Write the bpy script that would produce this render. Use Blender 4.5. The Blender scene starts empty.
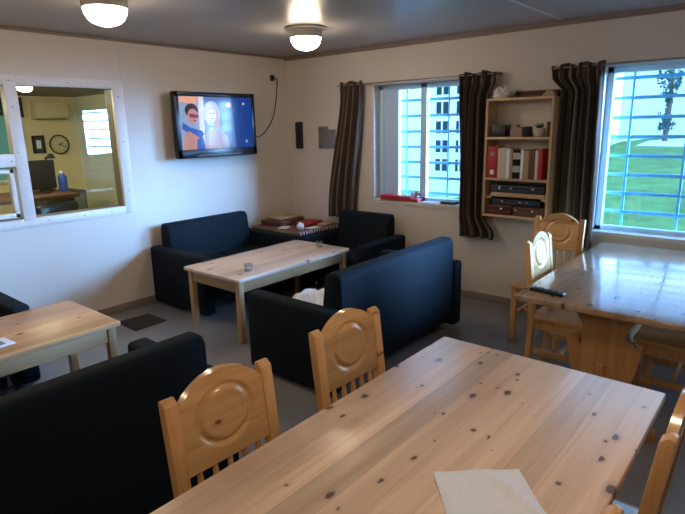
import bpy, bmesh, math, random
from mathutils import Vector, Matrix, Euler
random.seed(7)
PI = math.pi
sc = bpy.context.scene
COL = sc.collection

# ------------------------------------------------------------------ materials
def new_mat(name):
    m = bpy.data.materials.new(name); m.use_nodes = True
    nt = m.node_tree; nt.nodes.clear()
    return m, nt
def nd(nt, t, **kw):
    n = nt.nodes.new(t)
    for k, v in kw.items():
        if k.startswith('i_'):
            key = k[2:]
            key = int(key) if key.isdigit() else key.replace('_', ' ')
            n.inputs[key].default_value = v
        else: setattr(n, k, v)
    return n
def lk(nt, a, b): nt.links.new(a, b)
def math_n(nt, op, a, b=None, clamp=False):
    n = nt.nodes.new('ShaderNodeMath'); n.operation = op; n.use_clamp = clamp
    for i, v in enumerate((a, b)):
        if v is None: continue
        if isinstance(v, (int, float)): n.inputs[i].default_value = v
        else: lk(nt, v, n.inputs[i])
    return n.outputs[0]
def mixc(nt, fac, a, b, mode='MIX'):
    n = nt.nodes.new('ShaderNodeMix'); n.data_type = 'RGBA'; n.blend_type = mode
    ins = [n.inputs[0], n.inputs[6], n.inputs[7]]
    for s, v in zip(ins, (fac, a, b)):
        if isinstance(v, (int, float)): s.default_value = v
        elif isinstance(v, tuple): s.default_value = (*v, 1) if len(v) == 3 else v
        else: lk(nt, v, s)
    return n.outputs[2]
def out_principled(nt, **kw):
    b = nt.nodes.new('ShaderNodeBsdfPrincipled'); o = nt.nodes.new('ShaderNodeOutputMaterial')
    lk(nt, b.outputs[0], o.inputs[0])
    for k, v in kw.items():
        s = b.inputs[k]
        if isinstance(v, (int, float)): s.default_value = v
        elif isinstance(v, tuple): s.default_value = (*v, 1) if len(v) == 3 else v
        else: lk(nt, v, s)
    return b
def plain(name, col, rough=.5, metal=0., var=.12, scale=18., bump=0., spec=.5, emit=None, es=0., coat=0.):
    m, nt = new_mat(name)
    tc = nd(nt, 'ShaderNodeTexCoord')
    nz = nd(nt, 'ShaderNodeTexNoise', i_Scale=scale, i_Detail=4.)
    lk(nt, tc.outputs['Object'], nz.inputs['Vector'])
    c = mixc(nt, nz.outputs[0], tuple(x*(1-var) for x in col), tuple(min(1, x*(1+var)) for x in col))
    kw = dict(Roughness=rough, Metallic=metal)
    b = out_principled(nt, **kw)
    lk(nt, c, b.inputs['Base Color'])
    b.inputs['Specular IOR Level'].default_value = spec
    if coat: b.inputs['Coat Weight'].default_value = coat; b.inputs['Coat Roughness'].default_value = .08
    if emit: b.inputs['Emission Color'].default_value = (*emit, 1); b.inputs['Emission Strength'].default_value = es
    if bump:
        bp = nd(nt, 'ShaderNodeBump', i_Strength=bump, i_Distance=.002)
        n2 = nd(nt, 'ShaderNodeTexNoise', i_Scale=scale*12, i_Detail=3.)
        lk(nt, tc.outputs['Object'], n2.inputs['Vector'])
        lk(nt, n2.outputs[0], bp.inputs['Height']); lk(nt, bp.outputs[0], b.inputs['Normal'])
    return m
def emis(name, col, s):
    m, nt = new_mat(name)
    tc = nd(nt, 'ShaderNodeTexCoord'); nz = nd(nt, 'ShaderNodeTexNoise', i_Scale=3.)
    lk(nt, tc.outputs['Object'], nz.inputs['Vector'])
    c = mixc(nt, nz.outputs[0], tuple(x*.97 for x in col), col)
    e = nd(nt, 'ShaderNodeEmission', i_Strength=s); lk(nt, c, e.inputs[0])
    o = nd(nt, 'ShaderNodeOutputMaterial'); lk(nt, e.outputs[0], o.inputs[0])
    return m
def wood(name, light, dark, axis='Y', plank=.1, rough=.3, knots=1., coat=.0, across='X', kscale=1., spec=.5, cr=.12):
    """pine: boards along `axis`, jittered grain, dark elongated knots"""
    m, nt = new_mat(name)
    tc = nd(nt, 'ShaderNodeTexCoord'); oi = nd(nt, 'ShaderNodeObjectInfo')
    sp = nd(nt, 'ShaderNodeSeparateXYZ'); lk(nt, tc.outputs['Object'], sp.inputs[0])
    third = [a for a in 'XYZ' if a not in (axis, across)][0]
    L, A, T = sp.outputs[axis], sp.outputs[across], sp.outputs[third]
    pid = math_n(nt, 'FLOOR', math_n(nt, 'DIVIDE', math_n(nt, 'ADD', A, 10.013), plank))
    wn = nd(nt, 'ShaderNodeTexWhiteNoise', noise_dimensions='2D')
    cv = nd(nt, 'ShaderNodeCombineXYZ'); lk(nt, pid, cv.inputs[0]); lk(nt, oi.outputs['Random'], cv.inputs[1])
    lk(nt, cv.outputs[0], wn.inputs['Vector'])
    off = math_n(nt, 'MULTIPLY', wn.outputs['Value'], 13.7)
    L2 = math_n(nt, 'ADD', L, off)
    g = nd(nt, 'ShaderNodeCombineXYZ')
    lk(nt, math_n(nt, 'MULTIPLY', L2, 1.6), g.inputs[0]); lk(nt, math_n(nt, 'MULTIPLY', A, 38.), g.inputs[1]); lk(nt, math_n(nt, 'MULTIPLY', T, 38.), g.inputs[2])
    nz = nd(nt, 'ShaderNodeTexNoise', i_Scale=1., i_Detail=4., i_Roughness=.55, i_Distortion=.6); lk(nt, g.outputs[0], nz.inputs['Vector'])
    g2 = nd(nt, 'ShaderNodeCombineXYZ')
    lk(nt, math_n(nt, 'MULTIPLY', L2, .9), g2.inputs[0]); lk(nt, math_n(nt, 'MULTIPLY', A, 9.), g2.inputs[1]); lk(nt, math_n(nt, 'MULTIPLY', T, 9.), g2.inputs[2])
    nz2 = nd(nt, 'ShaderNodeTexNoise', i_Scale=1., i_Detail=2.); lk(nt, g2.outputs[0], nz2.inputs['Vector'])
    fac = math_n(nt, 'ADD', math_n(nt, 'MULTIPLY', nz.outputs[0], .55), math_n(nt, 'MULTIPLY', nz2.outputs[0], .55))
    ramp = nd(nt, 'ShaderNodeValToRGB'); lk(nt, fac, ramp.inputs[0])
    ramp.color_ramp.elements[0].position = .36; ramp.color_ramp.elements[0].color = (*dark, 1)
    ramp.color_ramp.elements[1].position = .66; ramp.color_ramp.elements[1].color = (*light, 1)
    # per board tint
    wn2 = nd(nt, 'ShaderNodeTexWhiteNoise', noise_dimensions='2D')
    cv2 = nd(nt, 'ShaderNodeCombineXYZ'); lk(nt, math_n(nt, 'ADD', pid, 31.3), cv2.inputs[0]); lk(nt, oi.outputs['Random'], cv2.inputs[1]); lk(nt, cv2.outputs[0], wn2.inputs['Vector'])
    tint = math_n(nt, 'ADD', math_n(nt, 'MULTIPLY', wn2.outputs['Value'], .40), .76)
    hs = nd(nt, 'ShaderNodeHueSaturation'); lk(nt, ramp.outputs[0], hs.inputs['Color']); lk(nt, tint, hs.inputs['Value'])
    col = hs.outputs[0]
    if knots > 0:
        k = nd(nt, 'ShaderNodeCombineXYZ')
        lk(nt, math_n(nt, 'MULTIPLY', L2, 5.2*kscale), k.inputs[0]); lk(nt, math_n(nt, 'MULTIPLY', A, 8.5*kscale), k.inputs[1])
        lk(nt, math_n(nt, 'MULTIPLY', pid, 3.17), k.inputs[2])
        wv = nd(nt, 'ShaderNodeTexNoise', i_Scale=3., i_Detail=2.); lk(nt, k.outputs[0], wv.inputs['Vector'])
        va = nd(nt, 'ShaderNodeVectorMath', operation='ADD'); lk(nt, k.outputs[0], va.inputs[0])
        vs = nd(nt, 'ShaderNodeVectorMath', operation='SCALE'); vs.inputs['Scale'].default_value = .22; lk(nt, wv.outputs['Color'], vs.inputs[0]); lk(nt, vs.outputs[0], va.inputs[1])
        vo = nd(nt, 'ShaderNodeTexVoronoi', i_Scale=1., voronoi_dimensions='2D'); lk(nt, va.outputs[0], vo.inputs['Vector'])
        sc2 = nd(nt, 'ShaderNodeSeparateColor'); lk(nt, vo.outputs['Color'], sc2.inputs[0])
        size = math_n(nt, 'MULTIPLY', math_n(nt, 'POWER', math_n(nt, 'SUBTRACT', sc2.outputs[0], 1-.74*knots, True), 1.6), .29)
        mask = math_n(nt, 'MULTIPLY', math_n(nt, 'SUBTRACT', size, vo.outputs['Distance']), 22., True)
        halo = math_n(nt, 'MULTIPLY', math_n(nt, 'SUBTRACT', math_n(nt, 'MULTIPLY', size, 2.1), vo.outputs['Distance']), 4., True)
        col = mixc(nt, math_n(nt, 'MULTIPLY', halo, .5), col, tuple(x*.55 for x in dark))
        col = mixc(nt, math_n(nt, 'MULTIPLY', mask, .85), col, (.085, .03, .014))
    # glue line between boards
    fr = math_n(nt, 'FRACT', math_n(nt, 'DIVIDE', math_n(nt, 'ADD', A, 10.013), plank))
    edge = math_n(nt, 'LESS_THAN', fr, .012)
    col = mixc(nt, math_n(nt, 'MULTIPLY', edge, .35), col, tuple(x*.5 for x in dark))
    b = out_principled(nt, Roughness=rough)
    b.inputs['Specular IOR Level'].default_value = spec
    lk(nt, col, b.inputs['Base Color'])
    b.inputs['Coat Weight'].default_value = coat; b.inputs['Coat Roughness'].default_value = cr
    bp = nd(nt, 'ShaderNodeBump', i_Strength=.06, i_Distance=.002); lk(nt, nz.outputs[0], bp.inputs['Height']); lk(nt, bp.outputs[0], b.inputs['Normal'])
    return m
def stripes(name, cols, n, coord='X', uv=True, rough=.9):
    """n repeats of a colour list along the UV's X (or Y)"""
    m, nt = new_mat(name)
    tc = nd(nt, 'ShaderNodeTexCoord'); sp = nd(nt, 'ShaderNodeSeparateXYZ')
    lk(nt, tc.outputs['UV' if uv else 'Object'], sp.inputs[0])
    fr = math_n(nt, 'FRACT', math_n(nt, 'MULTIPLY', sp.outputs[coord], n))
    ramp = nd(nt, 'ShaderNodeValToRGB'); lk(nt, fr, ramp.inputs[0])
    cr = ramp.color_ramp; cr.interpolation = 'CONSTANT'
    cr.elements[0].position = 0; cr.elements[0].color = (*cols[0][1], 1)
    cr.elements[1].position = cols[1][0]; cr.elements[1].color = (*cols[1][1], 1)
    for p, c in cols[2:]:
        e = cr.elements.new(p); e.color = (*c, 1)
    nz = nd(nt, 'ShaderNodeTexNoise', i_Scale=90.); lk(nt, tc.outputs['Object'], nz.inputs['Vector'])
    c = mixc(nt, math_n(nt, 'MULTIPLY', nz.outputs[0], .5), ramp.outputs[0], (0, 0, 0))
    b = out_principled(nt, Roughness=rough); lk(nt, c, b.inputs['Base Color'])
    b.inputs['Specular IOR Level'].default_value = .15
    b.inputs['Sheen Weight'].default_value = .1
    return m
def glass_pane(name, tint=(.93, .97, .96), refl=1.):
    m, nt = new_mat(name)
    tc = nd(nt, 'ShaderNodeTexCoord'); nz = nd(nt, 'ShaderNodeTexNoise', i_Scale=2.); lk(nt, tc.outputs['Object'], nz.inputs['Vector'])
    c = mixc(nt, nz.outputs[0], tint, tuple(min(1, x*1.02) for x in tint))
    tr = nd(nt, 'ShaderNodeBsdfTransparent'); lk(nt, c, tr.inputs[0])
    gl = nd(nt, 'ShaderNodeBsdfGlossy', i_Roughness=.01)
    ge = nd(nt, 'ShaderNodeNewGeometry'); dt = nd(nt, 'ShaderNodeVectorMath', operation='DOT_PRODUCT')
    lk(nt, ge.outputs['Normal'], dt.inputs[0]); lk(nt, ge.outputs['Incoming'], dt.inputs[1])
    c1 = math_n(nt, 'SUBTRACT', 1., math_n(nt, 'ABSOLUTE', dt.outputs['Value']), True)
    fr = math_n(nt, 'ADD', math_n(nt, 'MULTIPLY', math_n(nt, 'POWER', c1, 5.), .96), .04)
    mx = nd(nt, 'ShaderNodeMixShader'); lk(nt, math_n(nt, 'MULTIPLY', fr, refl, True), mx.inputs[0])
    lk(nt, tr.outputs[0], mx.inputs[1]); lk(nt, gl.outputs[0], mx.inputs[2])
    o = nd(nt, 'ShaderNodeOutputMaterial'); lk(nt, mx.outputs[0], o.inputs[0])
    return m

M = {}
M['wall'] = plain('wall_paint', (.655, .605, .55), .62, var=.05, scale=2.2, bump=.25, spec=.3)
M['reveal'] = plain('reveal_paint', (.50, .66, .90), .55, var=.04)
M['trimwhite'] = plain('white_frame_paint', (.70, .66, .62), .42, var=.05)
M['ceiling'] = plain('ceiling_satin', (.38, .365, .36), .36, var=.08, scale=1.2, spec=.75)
M['ceiltrim'] = plain('ceiling_trim', (.24, .185, .155), .6)
M['seam'] = plain('ceiling_seam', (.72, .72, .74), .4)
M['floor'] = plain('floor_lino', (.205, .20, .205), .32, var=.16, scale=3., bump=.1, spec=.5)
M['base'] = plain('baseboard', (.24, .20, .17), .5)
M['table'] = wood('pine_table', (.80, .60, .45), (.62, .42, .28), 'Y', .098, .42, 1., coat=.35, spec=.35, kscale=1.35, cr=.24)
M['table2'] = wood('pine_table_far', (.46, .31, .20), (.34, .20, .11), 'Y', .098, .24, 1., coat=1., cr=.10)  # same pine, base darkened so window sheen outweighs the warm lamplight
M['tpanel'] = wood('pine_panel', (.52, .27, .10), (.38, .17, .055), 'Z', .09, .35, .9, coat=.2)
M['coffee'] = wood('pine_coffee', (.66, .49, .37), (.54, .37, .25), 'Y', .11, .42, .9, coat=.15, cr=.3)
M['coffee2'] = wood('pine_coffee_orange', (.62, .36, .17), (.48, .25, .10), 'Y', .11, .42, .9, coat=.15, cr=.3)
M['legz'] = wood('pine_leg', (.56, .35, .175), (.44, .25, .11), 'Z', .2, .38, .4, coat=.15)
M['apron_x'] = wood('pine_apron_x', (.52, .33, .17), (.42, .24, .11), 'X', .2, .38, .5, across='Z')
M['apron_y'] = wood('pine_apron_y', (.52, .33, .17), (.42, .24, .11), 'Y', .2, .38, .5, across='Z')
M['chair'] = wood('pine_chair', (.74, .415, .165), (.58, .285, .095), 'Z', .3, .32, .5, coat=.35)
M['chairb'] = wood('pine_chair_board', (.76, .435, .18), (.61, .305, .105), 'Y', .13, .27, .75, coat=.6, across='Z', kscale=1.2)
M['chairs'] = wood('pine_chair_seat', (.60, .34, .14), (.48, .24, .085), 'X', .11, .28, .6, coat=.5, across='Y')
M['shelf'] = wood('pine_shelf', (.64, .43, .25), (.52, .32, .165), 'X', .3, .42, .5, across='Y')
M['shelfz'] = wood('pine_shelf_side', (.64, .43, .25), (.52, .32, .165), 'Z', .3, .42, .6, across='Y')
M['sofa'] = plain('sofa_fabric', (.005, .0098, .0150), .8, var=.3, scale=60., bump=.35, spec=.16)
M['chrome'] = plain('chrome', (.7, .7, .7), .18, 1., var=.03)
M['black'] = plain('black_plastic', (.012, .012, .014), .35, var=.1)
M['blackgloss'] = plain('black_gloss', (.008, .008, .01), .3, var=.1, spec=.3)
M['grey'] = plain('grey_plastic', (.2, .2, .2), .5)
M['darkgrey'] = plain('dark_grey', (.05, .05, .055), .5)
M['steel'] = plain('brushed_steel', (.30, .27, .24), .42, .7, var=.12)
M['white'] = plain('white_paint', (.75, .75, .75), .45, var=.03)
M['paper'] = plain('white_paper', (.80, .84, .97), .75, var=.06, scale=40.)
M['mat'] = plain('door_mat', (.028, .016, .012), .95, var=.3, scale=80., bump=.5)
M['globe'] = emis('lamp_globe', (1., .79, .57), 50.)
M['globe2'] = emis('office_lamp_globe', (1., .86, .62), 300.)
M['lampbase'] = plain('lamp_base', (.55, .47, .38), .4, var=.03)
M['glass'] = glass_pane('window_glass')
M['gl2'] = glass_pane('office_glass', (.90, .95, .90), .8)
M['grille'] = plain('grille_paint', (.10, .34, .50), .45, var=.05)
M['winframe'] = plain('window_frame_paint', (.50, .76, .92), .45, var=.04)
M['curtain'] = stripes('curtain_fabric', [(0, (.075, .056, .044)), (.34, (.24, .19, .145)), (.56, (.06, .045, .038)), (.78, (.17, .125, .095)), (.90, (.065, .05, .042))], 4)
M['rod'] = plain('curtain_rod', (.30, .25, .20), .4, .5)
M['red'] = plain('red_card', (.42, .018, .022), .5, var=.2)
M['dred'] = plain('dark_red_box', (.085, .016, .014), .5, var=.3, scale=30)
M['cream'] = plain('cream_cover', (.62, .56, .46), .6, var=.12, scale=50)
M['tan'] = plain('tan_cover', (.42, .30, .18), .6, var=.15)
M['brown'] = plain('brown_cover', (.12, .055, .03), .6, var=.2)
M['navy'] = plain('navy_case', (.018, .026, .05), .5, var=.3, scale=30)
M['pink'] = plain('pinkish_wood', (.36, .24, .19), .6, var=.15)
M['leaf'] = plain('leaf_green', (.12, .17, .06), .6, var=.4, scale=30)
M['pot'] = plain('pot_cream', (.50, .46, .36), .5)
M['bag'] = plain('crumpled_bag', (.72, .68, .66), .6, var=.25, scale=20)
M['bw'] = stripes('black_white_spine', [(0, (.02, .02, .02)), (.5, (.6, .58, .55))], 9, 'Z', uv=False)
M['cloth'] = stripes('striped_cloth', [(0, (.60, .58, .62)), (.25, (.03, .04, .12)), (.5, (.55, .52, .55)), (.75, (.25, .03, .05))], 8)
M['clothtop'] = plain('cloth_top', (.16, .07, .055), .9, var=.4, scale=25)
M['ofwall'] = plain('office_wall', (.85, .74, .48), .7, var=.04)
M['ofside'] = plain('office_partition', (.76, .78, .64), .6, var=.04)
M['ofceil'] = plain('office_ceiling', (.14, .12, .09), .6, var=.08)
M['teal'] = plain('teal_glass', (.10, .30, .30), .25, var=.12, emit=(.1, .35, .36), es=.25)  # faint glow put into the pane in place of daylight behind it
M['blue'] = plain('blue_plastic', (.03, .08, .45), .4)
M['clockface'] = plain('clock_face', (.72, .64, .42), .5)
M['grass'] = plain('grass', (.055, .125, .032), .95, var=.9, scale=1.7, spec=.1)
M['path'] = plain('gravel_path', (.30, .38, .36), .9, var=.1)
M['facade'] = plain('facade_render', (.60, .72, .78), .9, var=.02, scale=.4)
M['facwin'] = plain('facade_window', (.008, .04, .06), .9, var=.2, spec=.05)
M['facshade'] = plain('facade_blue_trim', (.30, .50, .60), .7)
M['bark'] = plain('bark', (.10, .085, .07), .9)
M['foliage'] = plain('foliage', (.012, .085, .085), .9, var=.6, scale=4.)

# ------------------------------------------------------------------ mesh helpers
def bx(bm, x0, x1, y0, y1, z0, z1, bev=0., seg=2, mi=0, mat=None):
    t = bmesh.new()
    bmesh.ops.create_cube(t, size=1.)
    bmesh.ops.scale(t, vec=(x1-x0, y1-y0, z1-z0), verts=t.verts)
    bmesh.ops.translate(t, vec=((x0+x1)/2, (y0+y1)/2, (z0+z1)/2), verts=t.verts)
    if bev > 0:
        bmesh.ops.bevel(t, geom=list(t.edges), offset=min(bev, .49*min(x1-x0, y1-y0, z1-z0)), segments=seg, affect='EDGES', profile=.5)
    return merge(bm, t, mi, mat)
def merge(bm, t, mi=0, mat=None):
    if mat is not None: bmesh.ops.transform(t, matrix=mat, verts=t.verts)
    for f in t.faces: f.material_index = mi
    me = bpy.data.meshes.new('tmp'); t.to_mesh(me); t.free()
    bm.from_mesh(me); bpy.data.meshes.remove(me)
    return bm
def lathe(bm, prof, n=24, loc=(0, 0, 0), mi=0, mat=None):
    t = bmesh.new(); rings = []
    for r, z in prof:
        if r < 1e-6: rings.append([t.verts.new((0, 0, z))])
        else: rings.append([t.verts.new((r*math.cos(2*PI*i/n), r*math.sin(2*PI*i/n), z)) for i in range(n)])
    for a, b in zip(rings, rings[1:]):
        for i in range(n):
            j = (i+1) % n
            if len(a) == 1 and len(b) == 1: continue
            if len(a) == 1: t.faces.new((a[0], b[j], b[i]))
            elif len(b) == 1: t.faces.new((a[i], a[j], b[0]))
            else: t.faces.new((a[i], a[j], b[j], b[i]))
    bmesh.ops.recalc_face_normals(t, faces=t.faces)
    mt = Matrix.Translation(loc)
    return merge(bm, t, mi, mt @ mat if mat is not None else mt)
def tube(bm, pts, r, n=8, mi=0, rs=None):
    t = bmesh.new(); rings = []
    pts = [Vector(p) for p in pts]
    for i, p in enumerate(pts):
        d = (pts[min(i+1, len(pts)-1)]-pts[max(i-1, 0)]).normalized()
        a = Vector((0, 0, 1)) if abs(d.z) < .9 else Vector((1, 0, 0))
        u = d.cross(a).normalized(); v = d.cross(u)
        rr = rs[i] if rs else r
        rings.append([t.verts.new(p+rr*(math.cos(2*PI*k/n)*u+math.sin(2*PI*k/n)*v)) for k in range(n)])
    for a, b in zip(rings, rings[1:]):
        for k in range(n):
            j = (k+1) % n; t.faces.new((a[k], a[j], b[j], b[k]))
    t.faces.new(rings[0]); t.faces.new(rings[-1])
    bmesh.ops.recalc_face_normals(t, faces=t.faces)
    return merge(bm, t, mi)
def prism(bm, poly, axis, a, b, bev=0., mi=0, mat=None, seg=2):
    """polygon (u,v) extruded along axis from a to b; axis y: (x,z); x: (y,z); z: (x,y)"""
    t = bmesh.new()
    def P(u, v, w):
        return {'y': (u, w, v), 'x': (w, u, v), 'z': (u, v, w)}[axis]
    A = [t.verts.new(P(u, v, a)) for u, v in poly]; B = [t.verts.new(P(u, v, b)) for u, v in poly]
    n = len(poly)
    t.faces.new(A); t.faces.new(B)
    for i in range(n):
        j = (i+1) % n; t.faces.new((A[i], A[j], B[j], B[i]))
    bmesh.ops.recalc_face_normals(t, faces=t.faces)
    if bev: bmesh.ops.bevel(t, geom=list(t.edges), offset=bev, segments=seg, affect='EDGES', profile=.5)
    return merge(bm, t, mi, mat)
def obj(name, bm, mats, parent=None, loc=(0, 0, 0), rot=(0, 0, 0), smooth=True):
    me = bpy.data.meshes.new(name)
    bmesh.ops.recalc_face_normals(bm, faces=bm.faces)
    bm.to_mesh(me); bm.free()
    for m in (mats if isinstance(mats, (list, tuple)) else [mats]): me.materials.append(m)
    if smooth:
        me.polygons.foreach_set('use_smooth', [True]*len(me.polygons))
        me.set_sharp_from_angle(angle=math.radians(38))
    o = bpy.data.objects.new(name, me); COL.objects.link(o)
    o.location = loc; o.rotation_euler = rot
    if parent: o.parent = parent
    return o
def box_obj(name, x0, x1, y0, y1, z0, z1, mats, parent=None, bev=0.004, seg=2, **k):
    return obj(name, bx(bmesh.new(), x0, x1, y0, y1, z0, z1, bev, seg), mats, parent, **k)
def thing(name, label, cat, loc=(0, 0, 0), rz=0, group=None):
    o = bpy.data.objects.new(name, None); COL.objects.link(o)
    o.empty_display_size = .1
    o.location = loc; o.rotation_euler = (0, 0, rz)
    return tag(o, label, cat, group)
def tag(o, label, cat, group=None):
    o['label'] = label; o['category'] = cat
    if group: o['group'] = group
    return o
def struct(o):
    o['kind'] = 'structure'; return o
def dup(root, loc, rz, label, group=None):
    r = root.copy(); COL.objects.link(r); r.location = loc; r.rotation_euler = (0, 0, rz); r['label'] = label
    if group: r['group'] = group
    for ch in list(root.children):
        c = ch.copy(); COL.objects.link(c); c.parent = r
        for g in list(ch.children):
            d = g.copy(); COL.objects.link(d); d.parent = c
    return r
def origin_box(name, x0, x1, y0, y1, z0, z1, mats, label, cat, group=None, rz=0, bev=.003):
    """one-mesh thing with its origin at the middle of its base"""
    cx, cy = (x0+x1)/2, (y0+y1)/2
    o = obj(name, bx(bmesh.new(), x0-cx, x1-cx, y0-cy, y1-cy, 0, z1-z0, bev), mats, None, (cx, cy, z0), (0, 0, rz))
    return tag(o, label, cat, group)

# ------------------------------------------------------------------ camera
yaw, pit, rol, F = 2.2724, -.2375, -.02064, 542.4
fw = Vector((math.cos(yaw)*math.cos(pit), math.sin(yaw)*math.cos(pit), math.sin(pit)))
rt = Vector((math.sin(yaw), -math.cos(yaw), 0)); upv = rt.cross(fw)
R_ = rt*math.cos(rol)+upv*math.sin(rol); U_ = -rt*math.sin(rol)+upv*math.cos(rol)
cam = bpy.data.cameras.new('camera'); co = bpy.data.objects.new('camera', cam); COL.objects.link(co)
cam.sensor_width = 36.; cam.sensor_fit = 'HORIZONTAL'; cam.lens = F*36/685; cam.clip_start = .05
mw = Matrix.Identity(4)
for i in range(3):
    mw[i][0] = R_[i]; mw[i][1] = U_[i]; mw[i][2] = -fw[i]
mw[0][3], mw[1][3], mw[2][3] = 4.863, -4.786, 1.704
co.matrix_world = mw
sc.camera = co

# ------------------------------------------------------------------ room shell
XR, YF, H = 6.6, -7.2, 2.5
struct(box_obj('floor', -.14, XR+.12, YF-.12, .34, -.12, 0, M['floor'], bev=0))
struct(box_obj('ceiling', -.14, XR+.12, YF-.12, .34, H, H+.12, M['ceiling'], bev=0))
# left wall with one long glazed opening
LY0, LY1, LZ0, LZ1 = -3.95, -2.205, 1.008, 2.066
b = bmesh.new()
bx(b, -.12, 0, LY1, .0, 0, H); bx(b, -.12, 0, YF, LY0, 0, H)
bx(b, -.12, 0, LY0, LY1, 0, LZ0); bx(b, -.12, 0, LY0, LY1, LZ1, H)
struct(obj('wall_left', b, M['wall'], smooth=False))
# window wall
W1 = (1.30, 2.42, .905, 2.105); W2 = (3.565, 5.85, .79, 2.118)  # big window's unseen right end is widened to let more daylight in
b = bmesh.new(); T = .14
def wall_cells(b, y0, y1, wins, x0, x1):
    xs = x0
    for (a, c, z0, z1) in wins:
        bx(b, xs, a, y0, y1, 0, H); bx(b, a, c, y0, y1, 0, z0); bx(b, a, c, y0, y1, z1, H); xs = c
    bx(b, xs, x1, y0, y1, 0, H)
wall_cells(b, 0, .20, [W1, W2], -.12, XR+.12)
struct(obj('wall_back', b, M['wall'], smooth=False))
b = bmesh.new()
wall_cells(b, .20, .32, [(1.36, 2.42, .885, 2.10), (3.565, 5.85, .77, 2.10)], -.12, XR+.12)
struct(obj('wall_outer_back', b, M['facade'], smooth=False))
struct(box_obj('wall_right', XR, XR+.12, YF, 0, 0, H, M['wall'], bev=0))
struct(box_obj('wall_front', -.12, XR+.12, YF-.12, YF, 0, H, M['wall'], bev=0))
# trims, baseboards
b = bmesh.new(); bx(b, .001, .016, YF, -.02, H-.024, H, .003); struct(obj('trim_1', b, M['ceiltrim']))
b = bmesh.new(); bx(b, .001, XR, -.022, -.001, H-.042, H, .004); bx(b, .001, XR, -.034, -.001, H-.014, H, .004); struct(obj('trim_2', b, M['ceiltrim']))
b = bmesh.new(); bx(b, 3.205, 3.232, YF, -.05, H-.004, H, 0); struct(obj('trim_3', b, M['seam']))
b = bmesh.new(); bx(b, .001, .016, YF, -.016, 0, .075, .003); struct(obj('baseboard_left', b, M['base']))
b = bmesh.new(); bx(b, .001, XR, -.016, -.001, 0, .075, .003); struct(obj('baseboard_back', b, M['base']))
b = bmesh.new(); bx(b, .0005, .004, -2.105, -2.09, LZ1, H-.045); struct(obj('trim_4', b, M['wall']))

# glazing of the left wall
w = bpy.data.objects.new('window_1', None); COL.objects.link(w); struct(w)
b = bmesh.new(); e = .018
bx(b, -.02, e, LY1-.002, LY1+.10, LZ0-.07, LZ1+.075, .004); bx(b, -.02, e, LY0, LY1, LZ1, LZ1+.075, .004); bx(b, -.02, e, LY0, LY1, LZ0-.07, LZ0, .004)
bx(b, -.06, e+.004, -3.095, -3.0, LZ0-.02, LZ1+.02, .004)
bx(b, -.05, e+.002, LY0, -3.09, 1.435, 1.535, .004)
for (yy, zz) in [(-3.05, 2.10), (-3.05, 1.90), (-3.06, 1.55), (-3.06, 1.20), (-2.6, .975), (-2.16, 2.0), (-2.16, 1.6), (-2.16, 1.15), (-2.9, .975), (-2.35, .975), (-3.12, 1.48), (-2.6, 2.10)]:
    lathe(b, [(0, 0), (.0055, 0), (.0055, .003), (0, .005)], 10, mat=Matrix.Translation((e+.001, yy, zz)) @ Matrix.Rotation(PI/2, 4, 'Y'), mi=1)
obj('frame', b, [M['trimwhite'], M['grey']], w)
b = bmesh.new()
for (y0, y1, z0, z1) in [(-3.95, -3.12, 1.03, 1.42)]:
    t = .035
    bx(b, -.02, .03, y1-t, y1, z0, z1, .004); bx(b, -.02, .03, y0, y1, z1-t, z1, .004); bx(b, -.02, .03, y0, y1, z0, z0+t, .004)
obj('hatch_frame', b, M['trimwhite'], w)
b = bmesh.new(); bx(b, -.062, -.054, LY0, LY1, LZ0, LZ1); obj('pane', b, M['gl2'], w)
b = bmesh.new(); bx(b, -.121, -.021, LY1-.004, LY1, LZ0, LZ1); bx(b, -.121, -.021, LY0, LY1, LZ0, LZ0+.004); bx(b, -.121, -.021, LY0, LY1, LZ1-.004, LZ1)
obj('added_dark_liner', b, M['ofceil'], w)  # added thin dark sheets keep the lamplit jambs from showing bright

# window-wall windows: deep reveal, frame, mullion, glass and sill
def wall_window(n, X0, X1, Z0, Z1, mull, left_panel):
    w = bpy.data.objects.new('window_%d' % n, None); COL.objects.link(w); struct(w)
    b = bmesh.new(); y0, y1 = .10, .16; t = .05
    bx(b, X0, X0+t, y0, y1, Z0, Z1, .005); bx(b, X1-t, X1, y0, y1, Z0, Z1, .005)
    bx(b, X0, X1, y0, y1, Z0, Z0+t, .005); bx(b, X0, X1, y0, y1, Z1-t, Z1, .005)
    for m in mull: bx(b, m-.036, m+.036, y0, y1, Z0, Z1, .005)
    obj('frame', b, M['winframe'], w)
    if left_panel: obj('side_panel', bx(bmesh.new(), X0+t, X0+t+.19, y0+.01, y1, Z0+t, Z1-t, .004), M['reveal'], w)
    obj('pane', bx(bmesh.new(), X0+.02, X1-.02, .128, .134, Z0+.02, Z1-.02), M['glass'], w)
    obj('sill', bx(bmesh.new(), X0, X1, -.012, .11, Z0-.004, Z0+.014, .004), M['white'], w)
    b = bmesh.new(); q = .03
    bx(b, X0-q, X0+.004, -.008, .002, Z0-q, Z1+q, .003); bx(b, X1-.004, X1+q, -.008, .002, Z0-q, Z1+q, .003); bx(b, X0, X1, -.008, .002, Z1-.004, Z1+q, .003); bx(b, X0, X1, -.008, .002, Z0-q, Z0+.004, .003)
    obj('casing', b, M['trimwhite'], w)
    return w
wall_window(2, *W1, [1.85], True)
wall_window(3, *W2, [], False)
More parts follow.
